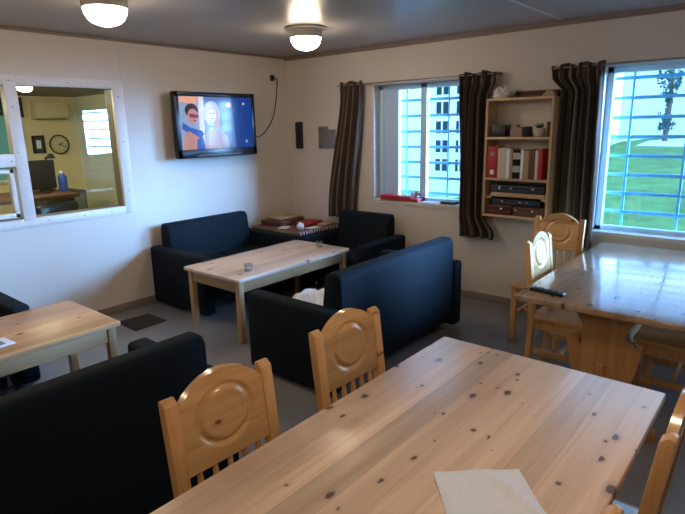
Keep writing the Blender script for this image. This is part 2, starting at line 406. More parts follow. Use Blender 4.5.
def grille(label, X0, X1, Z0, Z1, vx, hz, rx=(0, 0)):
    g = thing('window_grille', label, 'grille', ((X0+X1)/2, .26, Z0)); cx = (X0+X1)/2
    for z in hz: obj('horizontal_bar', bx(bmesh.new(), X0-cx, X1-cx, -.010, .010, z-.0135-Z0, z+.0135-Z0, .003), M['grille'], g)
    for x in vx: obj('vertical_bar', bx(bmesh.new(), x-.010-cx, x+.010-cx, -.022, -.008, 0, Z1-Z0, .003), M['grille'], g)
    return g
grille('pale blue steel bar grille outside the smaller window beside the bookshelf', 1.36, 2.42, .885, 2.10, [1.56, 2.062, 2.34], [.987+.1605*k for k in range(7)])
grille('pale blue steel bar grille outside the big window at the right edge', 3.565, 5.85, .77, 2.10, [3.735, 4.142, 4.55, 4.96, 5.37], [.79+.1555*k for k in range(9)])

# ------------------------------------------------------------------ office behind the left wall
struct(box_obj('wall_office_end', -2.72, -2.6, -5.0, -1.2, 0, 2.3, M['ofwall'], bev=0))
struct(box_obj('wall_office_side', -2.6, -.121, -1.35, -1.2, 0, 2.3, M['ofside'], bev=0))
struct(box_obj('wall_office_far', -2.72, -.121, -5.1, -5.0, 0, 2.3, M['ofwall'], bev=0))
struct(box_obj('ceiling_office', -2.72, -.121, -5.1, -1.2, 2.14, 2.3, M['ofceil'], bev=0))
struct(box_obj('floor_office', -2.72, -.141, -5.1, -1.2, -.12, 0, M['floor'], bev=0))

# ------------------------------------------------------------------ lamps
def make_lamp(loc, label, gm, base=True):
    t = thing('ceiling_lamp', label, 'lamp', loc, 0, 'round ceiling lamps')
    obj('base', lathe(bmesh.new(), [(0, 0), (.17, 0), (.175, -.012), (.16, -.02), (.135, -.03), (.132, -.078), (.122, -.082), (0, -.082)], 40), M['lampbase'], t)
    obj('globe', lathe(bmesh.new(), [(.125, -.080), (.126, -.088), (.119, -.112), (.105, -.138), (.082, -.158), (.052, -.171), (.026, -.176), (0, -.177)], 40), gm, t)
    return t
lamp = make_lamp((1.493, -2.979, H), 'round ceiling lamp with lit white globe, nearer the left edge of the ceiling', M['globe'])
lamp2 = dup(lamp, (1.54, -1.27, H), 0, 'round ceiling lamp with lit white globe above the corner with the sofas')
for (x, y) in [(1.5, -4.9), (4.6, -3.3), (4.6, -5.3)]:
    dup(lamp, (x, y, H), 0, 'round lit ceiling lamp over the dining half of the room, out of view')
ol = make_lamp((-.72, -2.66, 2.14), 'small lit ceiling lamp in the office behind the glass', M['globe2']); ol.scale = (.52, .52, .42)
ol2 = dup(ol, (-1.2, -3.75, 2.14), 0, 'added unseen office ceiling lamp that brightens the partition')  # extra lamp added out of sight to brighten the office partition

# ------------------------------------------------------------------ office furnishing
o = thing('air_conditioner', 'cream wall air conditioner high on the yellow office wall', 'air conditioner', (-2.6, -1.72, 1.86))
obj('body', prism(bmesh.new(), [(0, 0), (.13, .0), (.17, .05), (.17, .20), (0, .20)], 'y', -.20, .20, .008), M['clockface'], o)
obj('outlet_flap', bx(bmesh.new(), .05, .15, -.18, .18, -.006, .004, .002), M['darkgrey'], o)
o = thing('wall_clock', 'round cream wall clock with dark rim on the yellow office wall', 'clock', (-2.598, -1.63, 1.54))
RY = Matrix.Rotation(PI/2, 4, 'Y')
obj('rim', lathe(bmesh.new(), [(.115, 0), (.125, .01), (.125, .03), (.112, .035), (.108, .02)], 36, mat=RY), M['darkgrey'], o)
obj('face', lathe(bmesh.new(), [(0, .0), (.112, 0), (.112, .016), (0, .016)], 36, mat=RY), M['clockface'], o)
for k in range(12):
    obj('hour_mark', bx(bmesh.new(), .0165, .019, -.004, .004, .082, .10, 0, mat=Matrix.Rotation(k*PI/6, 4, 'X')), M['black'], o, smooth=False)
obj('hour_hand', bx(bmesh.new(), .020, .023, -.005, .005, -.01, .055, 0, mat=Matrix.Rotation(-1.1, 4, 'X')), M['black'], o)
obj('minute_hand', bx(bmesh.new(), .024, .027, -.004, .004, -.01, .085, 0, mat=Matrix.Rotation(-2.0, 4, 'X')), M['black'], o)
o = thing('picture_frame', 'small black framed notice on the yellow office wall left of the clock', 'picture frame', (-2.598, -1.88, 1.44))
b = bmesh.new(); bx(b, 0, .02, -.075, .075, 0, .03, .002); bx(b, 0, .02, -.075, .075, .19, .22, .002); bx(b, 0, .02, -.075, -.045, 0, .22, .002); bx(b, 0, .02, .045, .075, 0, .22, .002)
obj('frame', b, M['black'], o); obj('mount', bx(bmesh.new(), .001, .012, -.05, .05, .025, .195), M['darkgrey'], o); obj('sheet', bx(bmesh.new(), .012, .014, -.028, .028, .06, .16), M['paper'], o)
o = thing('office_window', 'teal office window with a dark pelmet blind, behind the glazing', 'window', (-2.6, -2.22, 1.1))
b = bmesh.new(); bx(b, 0, .03, -.32, -.28, 0, 1.0, .003); bx(b, 0, .03, .14, .18, 0, 1.0, .003); bx(b, 0, .03, -.32, .18, 0, .04, .003); bx(b, 0, .03, -.32, .18, .96, 1.0, .003)
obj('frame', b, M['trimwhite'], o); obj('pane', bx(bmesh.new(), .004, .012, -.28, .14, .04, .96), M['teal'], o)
b = bmesh.new()
for k in range(12): bx(b, .035, .05, -.34+.046*k, -.30+.046*k, .80-.02*(k % 2), 1.02, .004)
obj('pelmet_blind', b, M['black'], o)
o = thing('office_desk', 'dark office desk under the monitor behind the glazing', 'desk', (-1.25, -2.3, 0))
obj('desk_top', bx(bmesh.new(), -.38, .38, -1.4, .08, 1.04, 1.08, .006), M['brown'], o)
for sy in (-1.35, .03):
    obj('desk_leg', bx(bmesh.new(), -.32, .32, sy-.02, sy+.02, 0, 1.04, .004), M['darkgrey'], o)
o = thing('monitor', 'big black computer monitor seen from behind through the office glass', 'monitor', (-1.2, -2.45, 1.08), math.radians(6))
obj('screen', bx(bmesh.new(), -.03, .025, -.16, .15, .04, .34, .012), M['black'], o)
obj('stand', bx(bmesh.new(), -.02, .02, -.03, .03, .0, .12, .006), M['black'], o)
obj('foot', lathe(bmesh.new(), [(0, 0), (.09, 0), (.09, .01), (0, .016)], 24), M['black'], o)
o = thing('office_chair', 'black office chair behind the desk, low in the office glass', 'chair', (-.72, -2.68, 0), .3)
obj('seat', bx(bmesh.new(), -.24, .24, -.24, .24, .44, .52, .03, 3), M['black'], o)
obj('backrest', bx(bmesh.new(), .20, .27, -.23, .23, .60, 1.045, .035, 3), M['black'], o)
obj('back_bracket', bx(bmesh.new(), .22, .25, -.03, .03, .46, .66, .006), M['black'], o)
obj('column', lathe(bmesh.new(), [(.03, .08), (.03, .44)], 16), M['darkgrey'], o)
for k in range(5):
    a = 2*PI*k/5; l = obj('base_arm', tube(bmesh.new(), [(0, 0, .1), (.28*math.cos(a), .28*math.sin(a), .06)], .018), M['black'], o)
    obj('caster', lathe(bmesh.new(), [(0, -.03), (.02, -.025), (.03, 0), (.02, .025), (0, .03)], 14, loc=(.28*math.cos(a), .28*math.sin(a), .031)), M['black'], l)
o = thing('desk_lamp', 'slim dark desk lamp standing below the office clock', 'lamp', (-1.45, -2.27, 1.08))
obj('foot', lathe(bmesh.new(), [(0, 0), (.05, 0), (.05, .012), (0, .018)], 20), M['black'], o)
obj('pole', tube(bmesh.new(), [(0, 0, .01), (0, 0, .36)], .012), M['black'], o)
obj('lamp_head', lathe(bmesh.new(), [(.02, .05), (.05, 0), (.045, 0), (.015, .05)], 20, loc=(0, .05, .34)), M['black'], o)
o = thing('water_bottle', 'blue bottle standing on the office desk below the clock', 'bottle', (-1.2, -2.235, 1.08))
obj('body', lathe(bmesh.new(), [(0, 0), (.042, 0), (.045, .02), (.045, .15), (.02, .19)], 20), M['blue'], o)
obj('cap', lathe(bmesh.new(), [(.02, .19), (.02, .215), (0, .215)], 16), M['white'], o)
o = thing('filing_cabinet', 'dark low filing cabinet against the office partition', 'cabinet', (-2.05, -1.95, 0))
obj('carcass', bx(bmesh.new(), -.2, .2, -.25, .25, 0, 1.0, .006), M['darkgrey'], o)
for k in range(3):
    d = obj('drawer', bx(bmesh.new(), .2, .215, -.23, .23, .04+.32*k, .33+.32*k, .004), M['grey'], o)
    obj('handle', bx(bmesh.new(), .215, .235, -.06, .06, .20+.32*k, .215+.32*k, .003), M['chrome'], d)
origin_box('document_box', -1.32, -1.12, -3.42, -3.17, 1.08, 1.30, M['paper'], 'white box with blue band on the desk in the small left pane', 'box')

# ------------------------------------------------------------------ sofas
def make_sofa(W, name, label, cat, loc, rz, D=.80, hb=.80, ha=.585, cushions=2):
    t = thing(name, label, cat, loc, rz, None if name == 'armchair' else 'dark sofas')         # front faces local -y, back at +y, centred in x and y
    aw = .125; z0 = .03; f, k = -D/2, D/2
    obj('base', bx(bmesh.new(), -W/2+aw, W/2-aw, f+.035, k-.06, .115, .29, .015), M['sofa'], t)
    for s in (-1, 1):
        x0, x1 = (-W/2, -W/2+aw) if s < 0 else (W/2-aw, W/2)
        obj('arm', bx(bmesh.new(), x0, x1, f, k, z0, ha, .028, 4), M['sofa'], t)
    obj('backrest', prism(bmesh.new(), [(k-.01, .10), (k-.02, hb-.04), (k-.045, hb), (k-.135, hb), (k-.16, hb-.04), (k-.22, .30), (k-.2, .10)], 'x', -W/2+aw+.002, W/2-aw-.002, .022, seg=3), M['sofa'], t)
    cw = (W-2*aw)/cushions
    for i in range(cushions):
        obj('seat_cushion', bx(bmesh.new(), -W/2+aw+i*cw+.003, -W/2+aw+(i+1)*cw-.003, f+.005, k-.205, .285, .43, .035, 4), M['sofa'], t)
    for sx in (-1, 1):
        for yy in (f+.10, k-.08):
            obj('leg', lathe(bmesh.new(), [(0, 0), (.022, 0), (.022, .012), (.014, .016), (.014, .12), (0, .12)], 14, loc=(sx*(W/2-aw-.05), yy, 0)), M['chrome'], t)
    return t
# against left wall, facing +x : local -y -> +x  => rz = +90deg
make_sofa(1.27, 'two_seat_sofa', 'dark navy two-seat sofa against the wall under the television', 'sofa', (.455, -1.385, 0), PI/2, .85, .80)
make_sofa(.92, 'armchair', 'dark navy armchair in the corner under the smaller window', 'armchair', (1.34, -.47, 0), 0, .70, .80, cushions=1)
make_sofa(1.70, 'three_seat_sofa', 'dark blue sofa in the middle with its back to the dining tables', 'sofa', (2.385, -1.60, 0), -PI/2, .79, .80, cushions=3)
make_sofa(1.70, 'three_seat_sofa', 'black sofa in the left foreground, its back to the nearest chair', 'sofa', (2.56, -4.17, 0), -PI/2, .78, .81, cushions=3)
make_sofa(1.30, 'two_seat_sofa', 'black sofa cut off by the left edge behind the coffee table', 'sofa', (.60, -4.14, 0), PI/2, .84, .80)

# ------------------------------------------------------------------ coffee tables
def make_coffee(label, loc, L, W, top, Hh=.55):
    t = thing('coffee_table', label, 'coffee table', loc, 0, 'pine coffee tables')
    obj('table_top', prism(bmesh.new(), rrect(W/2, L/2, .025), 'z', Hh-.028, Hh, .006), top, t)
    for sx in (-1, 1):
        for sy in (-1, 1):
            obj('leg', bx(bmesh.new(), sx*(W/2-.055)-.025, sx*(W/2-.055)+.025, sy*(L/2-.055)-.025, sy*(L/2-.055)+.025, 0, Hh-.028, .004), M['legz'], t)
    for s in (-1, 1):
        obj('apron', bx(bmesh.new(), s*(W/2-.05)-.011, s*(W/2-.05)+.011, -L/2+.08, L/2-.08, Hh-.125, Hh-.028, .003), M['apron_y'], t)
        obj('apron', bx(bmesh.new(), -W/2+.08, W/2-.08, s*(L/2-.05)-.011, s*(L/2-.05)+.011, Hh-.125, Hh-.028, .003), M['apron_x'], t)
    return t
def rrect(hx, hy, r, n=5):
    P = []
    for cx, cy, a0 in ((hx-r, hy-r, 0), (-hx+r, hy-r, PI/2), (-hx+r, -hy+r, PI), (hx-r, -hy+r, 1.5*PI)):
        for k in range(n+1):
            a = a0+PI/2*k/n; P.append((cx+r*math.cos(a), cy+r*math.sin(a)))
    return P
make_coffee('pale pine coffee table between the navy sofas, two glasses on it', (1.25, -1.52, 0), 1.39, .74, M['coffee'])
make_coffee('orange pine coffee table cut off by the left edge', (1.39, -3.94, 0), 1.40, .72, M['coffee2'])

# ------------------------------------------------------------------ dining tables
def make_dining(label, loc, top):
    t = thing('dining_table', label, 'dining table', loc, 0, 'pine dining tables'); W, L, h = .90, 1.745, .75
    obj('table_top', bx(bmesh.new(), -W/2, W/2, -L/2, L/2, h-.034, h, .006, 3), top, t)
    half = [(.16, .716), (.155, .66), (.125, .61), (.108, .575), (.115, .545), (.155, .525), (.188, .505), (.19, .47), (.18, .40), (.155, .30), (.135, .22), (.14, .16), (.19, .10), (.30, .07), (.31, .0), (.24, 0), (.20, .03), (0, .04)]
    poly = [(x, z) for x, z in half]+[(-x, z) for x, z in reversed(half[:-1])]
    for s in (-1, 1):
        yc = s*(L/2-.20)
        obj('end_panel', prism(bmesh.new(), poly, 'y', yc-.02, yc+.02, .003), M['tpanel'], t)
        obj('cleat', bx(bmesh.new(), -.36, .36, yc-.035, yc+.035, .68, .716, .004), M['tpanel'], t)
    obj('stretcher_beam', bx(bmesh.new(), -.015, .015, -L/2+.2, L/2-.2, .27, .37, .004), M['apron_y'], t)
    for s in (-1, 1):
        obj('wedge_peg', prism(bmesh.new(), [(-.014, .26), (.014, .26), (.02, .385), (-.02, .385)], 'y', s*(L/2-.165)-.012, s*(L/2-.165)+.012, .002), M['tpanel'], t)
    return t
make_dining('big knotty pine dining table in the foreground with a white napkin', (4.15, -3.565, 0), M['table'])
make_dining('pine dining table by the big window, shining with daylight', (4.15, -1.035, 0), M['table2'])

# ------------------------------------------------------------------ chairs
def lean(z): return -.178-.060*max(0, z-.45)/.5 if z > .45 else -.178-.025*(.45-z)/.45
def post_bm(s):
    zs = [0, .15, .30, .45, .6, .75, .90, .935]
    d = .019
    poly = [(lean(z)+d, z) for z in zs]+[(lean(.935)-.003, .952), (lean(.935)-d, .945)]+[(lean(z)-d, z) for z in reversed(zs[:-1])]
    return prism(bmesh.new(), poly, 'y', s*.176-.022, s*.176+.022, .004)
def board_bm():
    bm = bmesh.new(); nu, nv = 84, 76; hw = .156; zb = .70
    def top(y):
        s = abs(y)/hw
        return .912+.020*(1-s**6)+.054*(1-min(1, s/.96)**2)**1.15
    grids = []
    for side in (1, -1):
        g = []
        for i in range(nu+1):
            y = -hw+2*hw*i/nu; zt = top(y); row = []
            for j in range(nv+1):
                z = zb+(zt-zb)*j/nv
                r = math.hypot(y/.098, (z-.842)/.088)
                dd = .0085*math.exp(-((r-1)/.10)**2)-.002*math.exp(-((r-.78)/.10)**2)
                row.append(bm.verts.new((lean(z)+.002+side*(.0125-dd), y, z)))
            g.append(row)
        grids.append(g)
    for k, g in enumerate(grids):
        for i in range(nu):
            for j in range(nv):
                q = (g[i][j], g[i+1][j], g[i+1][j+1], g[i][j+1])
                bm.faces.new(q if k == 0 else q[::-1])
    A, B = grids
    for i in range(nu):
        bm.faces.new((A[i][nv], A[i+1][nv], B[i+1][nv], B[i][nv])); bm.faces.new((A[i+1][0], A[i][0], B[i][0], B[i+1][0]))
    for j in range(nv):
        bm.faces.new((A[0][j], A[0][j+1], B[0][j+1], B[0][j])); bm.faces.new((A[nu][j+1], A[nu][j], B[nu][j], B[nu][j+1]))
    return bm
def make_chair(label, loc, rz):
    t = thing('dining_chair', label, 'chair', loc, rz, 'pine dining chairs')
    obj('seat', prism(bmesh.new(), rrect(.205, .21, .05), 'z', .432, .457, .007, mat=Matrix.Translation((.015, 0, 0))), M['chairs'], t)
    for s in (-1, 1):
        obj('back_post', post_bm(s), M['chair'], t)
        obj('leg', prism(bmesh.new(), [(.155, 0), (.195, 0), (.20, .432), (.155, .432)], 'y', s*.172-.021, s*.172+.021, .004), M['chair'], t)
        obj('stretcher', bx(bmesh.new(), -.185, .165, s*.172-.010, s*.172+.010, .185, .225, .004), M['chair'], t)
        obj('seat_rail', bx(bmesh.new(), -.17, .165, s*.174-.011, s*.174+.011, .37, .432, .003), M['chair'], t)
    obj('seat_rail', bx(bmesh.new(), .163, .185, -.16, .16, .37, .432, .003), M['chair'], t)
    obj('seat_rail', bx(bmesh.new(), -.190, -.168, -.16, .16, .37, .432, .003), M['chair'], t)
    obj('stretcher', bx(bmesh.new(), -.01, .012, -.165, .165, .192, .222, .003), M['chair'], t)
    obj('backboard', board_bm(), M['chairb'], t)
    obj('back_rail', bx(bmesh.new(), lean(.535)-.010, lean(.535)+.010, -.156, .156, .515, .555, .004), M['chair'], t)
    for k in range(5):
        y = -.112+.056*k
        pts = [(lean(z), y, z) for z in (.55, .57, .63, .69, .715)]
        obj('spindle', tube(bmesh.new(), pts, .009, 10, rs=[.008, .0085, .0115, .0085, .008]), M['chair'], t)
    return t
c0 = make_chair('varnished pine chair nearest the black sofa, left side of the front table', (3.80, -3.865, 0), math.radians(-2))
dup(c0, (3.775, -3.212, 0), math.radians(-1.5), 'pine chair on the front table behind the blue sofa, oval carved back')
dup(c0, (4.468, -3.19, 0), PI, 'pine chair on the right side of the front table, cut by the right edge')
dup(c0, (4.428, -3.91, 0), PI, 'pine chair at bottom right, only its post tip beside the front table')
dup(c0, (3.80, -1.195, 0), 0, 'pine chair at the far table, backboard gleaming white with window light')
dup(c0, (3.425, -.60, 0), -PI/2, 'pine chair standing against the wall under the bookshelf')
dup(c0, (4.45, -1.215, 0), PI, 'pine chair tucked under the right side of the far table')

# ------------------------------------------------------------------ corner side table with its striped cloth
t = thing('side_table', 'low corner table under a striped cloth between sofa and armchair', 'side table', (.455, -.385, 0))
obj('table_top', bx(bmesh.new(), -.385, .385, -.33, .33, .57, .595, .005), M['legz'], t)
for sx in (-1, 1):
    for sy in (-1, 1):
        obj('leg', bx(bmesh.new(), sx*.35-.022, sx*.35+.022, sy*.295-.022, sy*.295+.022, 0, .57, .003), M['legz'], t)
bm = bmesh.new(); uvl = bm.loops.layers.uv.new('UVMap')
prof = [(-.39, .560), (-.393, .597), (-.385, .600), (-.2, .600), (0, .600), (.2, .600), (.37, .600), (.388, .599), (.396, .590), (.398, .55), (.401, .535)]
n = 48; rows = []
for i in range(n+1):
    y = -.335+.67*i/n; row = []
    for (px_, pz) in prof:
        wv = .004*math.sin(y*46)*(1 if px_ > .392 else 0)
        row.append(bm.verts.new((px_+wv, y, pz)))
    rows.append(row)
for i in range(n):
    for j in range(len(prof)-1):
        f = bm.faces.new((rows[i][j], rows[i+1][j], rows[i+1][j+1], rows[i][j+1]))
        f.material_index = 0 if j >= 6 else 1
        for l in f.loops:
            l[uvl].uv = ((l.vert.co.y+.335)/.67, l.vert.co.z)
o = obj('tablecloth', bm, [M['cloth'], M['clothtop']], None, (.455, -.385, 0))
tag(o, 'dark cloth with white, navy and red striped edge on the corner table', 'tablecloth')
zt = .602
def book(name, cx, cy, z, w, d, h, mat, label, cat='book', rz=0, group=None, bev=.003):
    o = obj(name, bx(bmesh.new(), -w/2, w/2, -d/2, d/2, 0, h, bev), mat, None, (cx, cy, z), (0, 0, rz)); return tag(o, label, cat, group)
o = thing('game_box', 'large dark game box at the wall end of the striped corner table', 'game box', (.27, -.42, zt), .12)
obj('box_base', bx(bmesh.new(), -.16, .16, -.2, .2, 0, .03, .003), M['dred'], o); obj('box_lid', bx(bmesh.new(), -.164, .164, -.204, .204, .022, .058, .004), M['brown'], o)
o = thing('game_box', 'flat brown game box lying on the large dark game box', 'game box', (.27, -.39, zt+.0585), -.1)
obj('box_base', bx(bmesh.new(), -.13, .13, -.17, .17, 0, .014, .003), M['dred'], o); obj('box_lid', bx(bmesh.new(), -.133, .133, -.173, .173, .01, .026, .003), M['tan'], o)
o = thing('game_box', 'bright red box lying towards the armchair on the corner table', 'game box', (.575, -.31, zt), .15)
obj('box_base', bx(bmesh.new(), -.09, .09, -.14, .14, 0, .022, .003), M['dred'], o); obj('box_lid', bx(bmesh.new(), -.093, .093, -.143, .143, .014, .04, .003), M['red'], o)
book('paper_sheet', .755, -.43, zt, .11, .17, .004, M['paper'], 'white sheet of paper lying before the red box', 'paper', -.1)
book('paper_sheet', .50, -.63, zt, .10, .14, .012, M['cream'], 'cream notepad near the sofa arm on the corner table', 'paper', .4)
book('book', .745, -.19, zt, .12, .20, .022, M['tan'], 'tan book at the window end of the corner table', 'book', .1)
bm = bmesh.new(); bmesh.ops.create_icosphere(bm, subdivisions=3, radius=.042)
for v in bm.verts:
    s = 1+.28*math.sin(v.co.x*110+1)*math.sin(v.co.y*95)*math.cos(v.co.z*80); v.co *= s; v.co.z = max(v.co.z*1.1, -.036)
o = obj('crumpled_tissue', bm, M['paper'], None, (.73, -.60, zt+.037)); tag(o, 'crumpled white tissue on the near corner of the striped cloth', 'tissue')

# ------------------------------------------------------------------ things on tables and sofas
def glass_cup(loc, label):
    o = thing('tea_light_glass', label, 'glass', loc, 0, 'candle glasses on the pale coffee table')
    obj('cup', lathe(bmesh.new(), [(0, 0), (.030, 0), (.034, .02), (.037, .06), (.034, .06), (.031, .022), (.026, .012), (0, .012)], 28), M['cup'], o)
    obj('candle', lathe(bmesh.new(), [(0, .012), (.025, .013), (.026, .03), (0, .031)], 20), M['white'], o)
    return o
m, nt = new_mat('cup_glass'); tc = nd(nt, 'ShaderNodeTexCoord'); nz = nd(nt, 'ShaderNodeTexNoise', i_Scale=20.); lk(nt, tc.outputs['Object'], nz.inputs['Vector'])
tr = nd(nt, 'ShaderNodeBsdfTransparent'); lk(nt, mixc(nt, nz.outputs[0], (.80, .82, .85), (.86, .88, .9)), tr.inputs[0]); gl = nd(nt, 'ShaderNodeBsdfGlossy', i_Roughness=.05)
lw = nd(nt, 'ShaderNodeLayerWeight', i_Blend=.35); mx = nd(nt, 'ShaderNodeMixShader'); lk(nt, math_n(nt, 'ADD', math_n(nt, 'MULTIPLY', lw.outputs['Facing'], .7), .12, True), mx.inputs[0]); lk(nt, tr.outputs[0], mx.inputs[1]); lk(nt, gl.outputs[0], mx.inputs[2])
on = nd(nt, 'ShaderNodeOutputMaterial'); lk(nt, mx.outputs[0], on.inputs[0]); M['cup'] = m
glass_cup((1.462, -1.97, .5505), 'small clear candle glass on the near end of the pale coffee table')
glass_cup((1.335, -.955, .5505), 'small clear candle glass on the far end of the pale coffee table')
# napkin on the front table
bm = bmesh.new(); n = 30
A, B, Cc, D = Vector((4.182, -3.61)), Vector((4.365, -3.447)), Vector((4.52, -3.612)), Vector((4.335, -3.778))
cx, cy = 4.35, -3.61; g = []
for i in range(n+1):
    row = []
    for j in range(n+1):
        u, v = i/n, j/n
        p = (A*(1-u)+B*u)*(1-v)+(D*(1-u)+Cc*u)*v
        if i == 0: p += Vector((.003, .003))*(j % 2)
        z = .002+.004*(math.sin(u*9+v*4)*math.sin(v*7-u*2)+1)*.5+.016*math.exp(-((u-v*.35-.62)/.07)**2)*min(1, v*2.5)+.002*math.sin(31*u+17*v)*math.sin(23*v)
        row.append(bm.verts.new((p.x-cx, p.y-cy, max(.0012, z))))
    g.append(row)
for i in range(n):
    for j in range(n): bm.faces.new((g[i][j], g[i+1][j], g[i+1][j+1], g[i][j+1]))
o = obj('paper_napkin', bm, M['paper'], None, (cx, cy, .7505)); tag(o, 'crinkled white paper napkin lying on the front dining table', 'napkin')
# remote
o = thing('remote_control', 'black remote control on the near left corner of the far table', 'remote control', (3.845, -1.775, .7503), math.radians(-6))
obj('body', prism(bmesh.new(), [(-.10, .004), (-.096, 0), (.096, 0), (.10, .004), (.098, .02), (-.098, .022)], 'y', -.024, .024, .003), M['black'], o)
b = bmesh.new()
for i in range(7):
    for j in range(3): bx(b, -.08+.022*i, -.068+.022*i, -.017+.0125*j, -.009+.0125*j, .02, .0235, .001)
obj('keys', b, M['darkgrey'], o)
# newspaper on blue sofa seat
def crumple(name, sx, sy, amp, mat, loc, label, cat, seed, rz=0):
    rnd = random.Random(seed); bm = bmesh.new(); n = 16; g = []
    ph = [rnd.uniform(0, 6) for _ in range(6)]
    for i in range(n+1):
        row = []
        for j in range(n+1):
            u, v = i/n-.5, j/n-.5
            z = amp*(.5+.5*math.sin(9*u+ph[0])*math.cos(8*v+ph[1])+.35*abs(math.sin(16*u+11*v+ph[2])))
            row.append(bm.verts.new((u*sx+.01*math.sin(7*v+ph[3]), v*sy+.01*math.sin(8*u+ph[4]), max(.001, z))))
        g.append(row)
    for i in range(n):
        for j in range(n): bm.faces.new((g[i][j], g[i+1][j], g[i+1][j+1], g[i][j+1]))
    o = obj(name, bm, mat, None, loc, (0, 0, rz)); return tag(o, label, cat)
crumple('newspaper', .34, .5, .055, M['paper'], (2.25, -2.02, .432), 'crumpled white newspaper on the seat of the blue sofa', 'newspaper', 3, .3)
# phone-like magazine on B
o = thing('magazine', 'small grey magazine on the orange coffee table at the left edge', 'magazine', (1.545, -3.90, .5505), .1)
obj('pages', bx(bmesh.new(), -.07, .07, -.10, .10, 0, .008, .002), M['paper'], o); obj('cover', bx(bmesh.new(), -.06, .045, -.09, .06, .008, .0095, 0), M['grey'], o)
# mat on floor
o = obj('door_mat', prism(bmesh.new(), [(-.16, -.16), (.165, -.14), (.135, .17), (-.165, .14)], 'z', 0, .012, .004), M['mat'], None, (.45, -2.405, .0005), (0, 0, -.08)); tag(o, 'small dark brown mat on the floor near the left wall', 'mat')

# ------------------------------------------------------------------ television
t = thing('television', 'black flat television on the left wall showing two people', 'television', (.0, -1.165, 1.415))
W, Hh = .505, .645
obj('wall_bracket', bx(bmesh.new(), .0005, .10, -.15, .15, .2, .45, .004), M['black'], t)
obj('housing', bx(bmesh.new(), .085, .15, -W, W, 0, Hh, .012, 3), M['blackgloss'], t)
obj('rear_cover', bx(bmesh.new(), .05, .09, -W*.8, W*.8, .06, Hh-.06, .015, 2), M['black'], t)
b = bmesh.new(); bx(b, .150, .156, -W, W, 0, .085, .003); bx(b, .150, .156, -W, W, Hh-.045, Hh, .003); bx(b, .150, .156, -W, -W+.048, 0, Hh, .003); bx(b, .150, .156, W-.048, W, 0, Hh, .003)
obj('bezel', b, M['blackgloss'], t)
obj('speaker_bar', prism(bmesh.new(), [(-.3, .012), (.3, .012), (.26, .03), (-.26, .03)], 'x', .155, .160, .001), M['darkgrey'], t)
def scr(name, c, s):
    m, nt = new_mat(name); tc = nd(nt, 'ShaderNodeTexCoord'); nz = nd(nt, 'ShaderNodeTexNoise', i_Scale=9., i_Detail=3.); lk(nt, tc.outputs['Object'], nz.inputs['Vector'])
    col = mixc(nt, nz.outputs[0], tuple(x*.75 for x in c), tuple(min(1, x*1.2) for x in c))
    b = out_principled(nt, Roughness=.12); b.inputs['Specular IOR Level'].default_value = .12; b.inputs['Base Color'].default_value = (.01, .01, .01, 1)
    lk(nt, col, b.inputs['Emission Color']); b.inputs['Emission Strength'].default_value = s
    return m
S = [scr('screen_grey_blue', (.32, .42, .66), .8), scr('screen_blue', (.01, .05, .28), .8), scr('screen_skin', (.62, .30, .26), .8), scr('screen_hair_dark', (.05, .02, .03), .7),
     scr('screen_scarf', (.04, .12, .55), .8), scr('screen_pale', (.55, .44, .50), .8), scr('screen_shirt', (.42, .36, .48), .8), scr('screen_glow', (.85, .40, .28), .9), scr('screen_glasses', (.28, .02, .04), .7), scr('screen_white', (.70, .66, .74), .9), scr('screen_mid', (.10, .17, .42), .8)]
b = bmesh.new(); xs = [.1515]
def flat(poly, mi):
    xs[0] += .00012
    vs = [b.verts.new((xs[0], -W+.048+u*(2*W-.096), .085+v*(Hh-.13))) for u, v in poly]
    f = b.faces.new(vs); f.material_index = mi
def ell(cx, cy, rx, ry, mi, n=28, rot=0):
    flat([(cx+rx*math.cos(2*PI*k/n)*math.cos(rot)-ry*math.sin(2*PI*k/n)*math.sin(rot), cy+rx*math.cos(2*PI*k/n)*math.sin(rot)+ry*math.sin(2*PI*k/n)*math.cos(rot)) for k in range(n)], mi)
flat([(0, 0), (1, 0), (1, 1), (0, 1)], 1)
flat([(0, 0), (.74, 0), (.70, 1), (0, 1)], 10)
flat([(0, 0), (.27, 0), (.27, 1), (0, 1)], 0)
flat([(.24, 0), (.30, 0), (.32, 1), (.25, 1)], 9)
flat([(.0, .90), (.22, .84), (.24, 1), (.02, 1)], 7)
ell(.155, .74, .085, .13, 3)                      # dark hair
ell(.165, .63, .068, .14, 2)                      # face
flat([(.12, .68), (.24, .66), (.24, .60), (.13, .61)], 8)  # glasses
flat([(.03, .52), (.12, .42), (.27, .36), (.30, .30), (.26, .20), (.10, .30), (.02, .40)], 4)   # scarf
flat([(.02, 0), (.04, .26), (.10, .36), (.22, .24), (.25, 0)], 2)       # shoulder
flat([(.19, 0), (.20, .2), (.28, .22), (.31, 0)], 4)
ell(.42, .68, .115, .24, 5)                        # fair hair
ell(.485, .52, .035, .20, 2)                       # lock of darker hair
ell(.42, .66, .058, .13, 9)                        # pale face
for ex in (.395, .445): ell(ex, .69, .013, .014, 3)
ell(.42, .585, .022, .012, 8); flat([(.366, .70), (.38, .80), (.46, .80), (.474, .70), (.45, .765), (.39, .765)], 2)
ell(.185, .55, .022, .012, 8); flat([(.17, .61), (.195, .61), (.19, .57)], 8)
flat([(.30, 0), (.30, .26), (.38, .42), (.50, .42), (.62, .25), (.64, 0)], 6)
flat([(.35, 0), (.36, .30), (.42, .40), (.50, .30), (.53, 0)], 5)
ell(.66, .85, .035, .055, 7); ell(.88, .88, .014, .022, 9); ell(.90, .12, .018, .03, 0)
obj('screen', b, S, t, smooth=False)
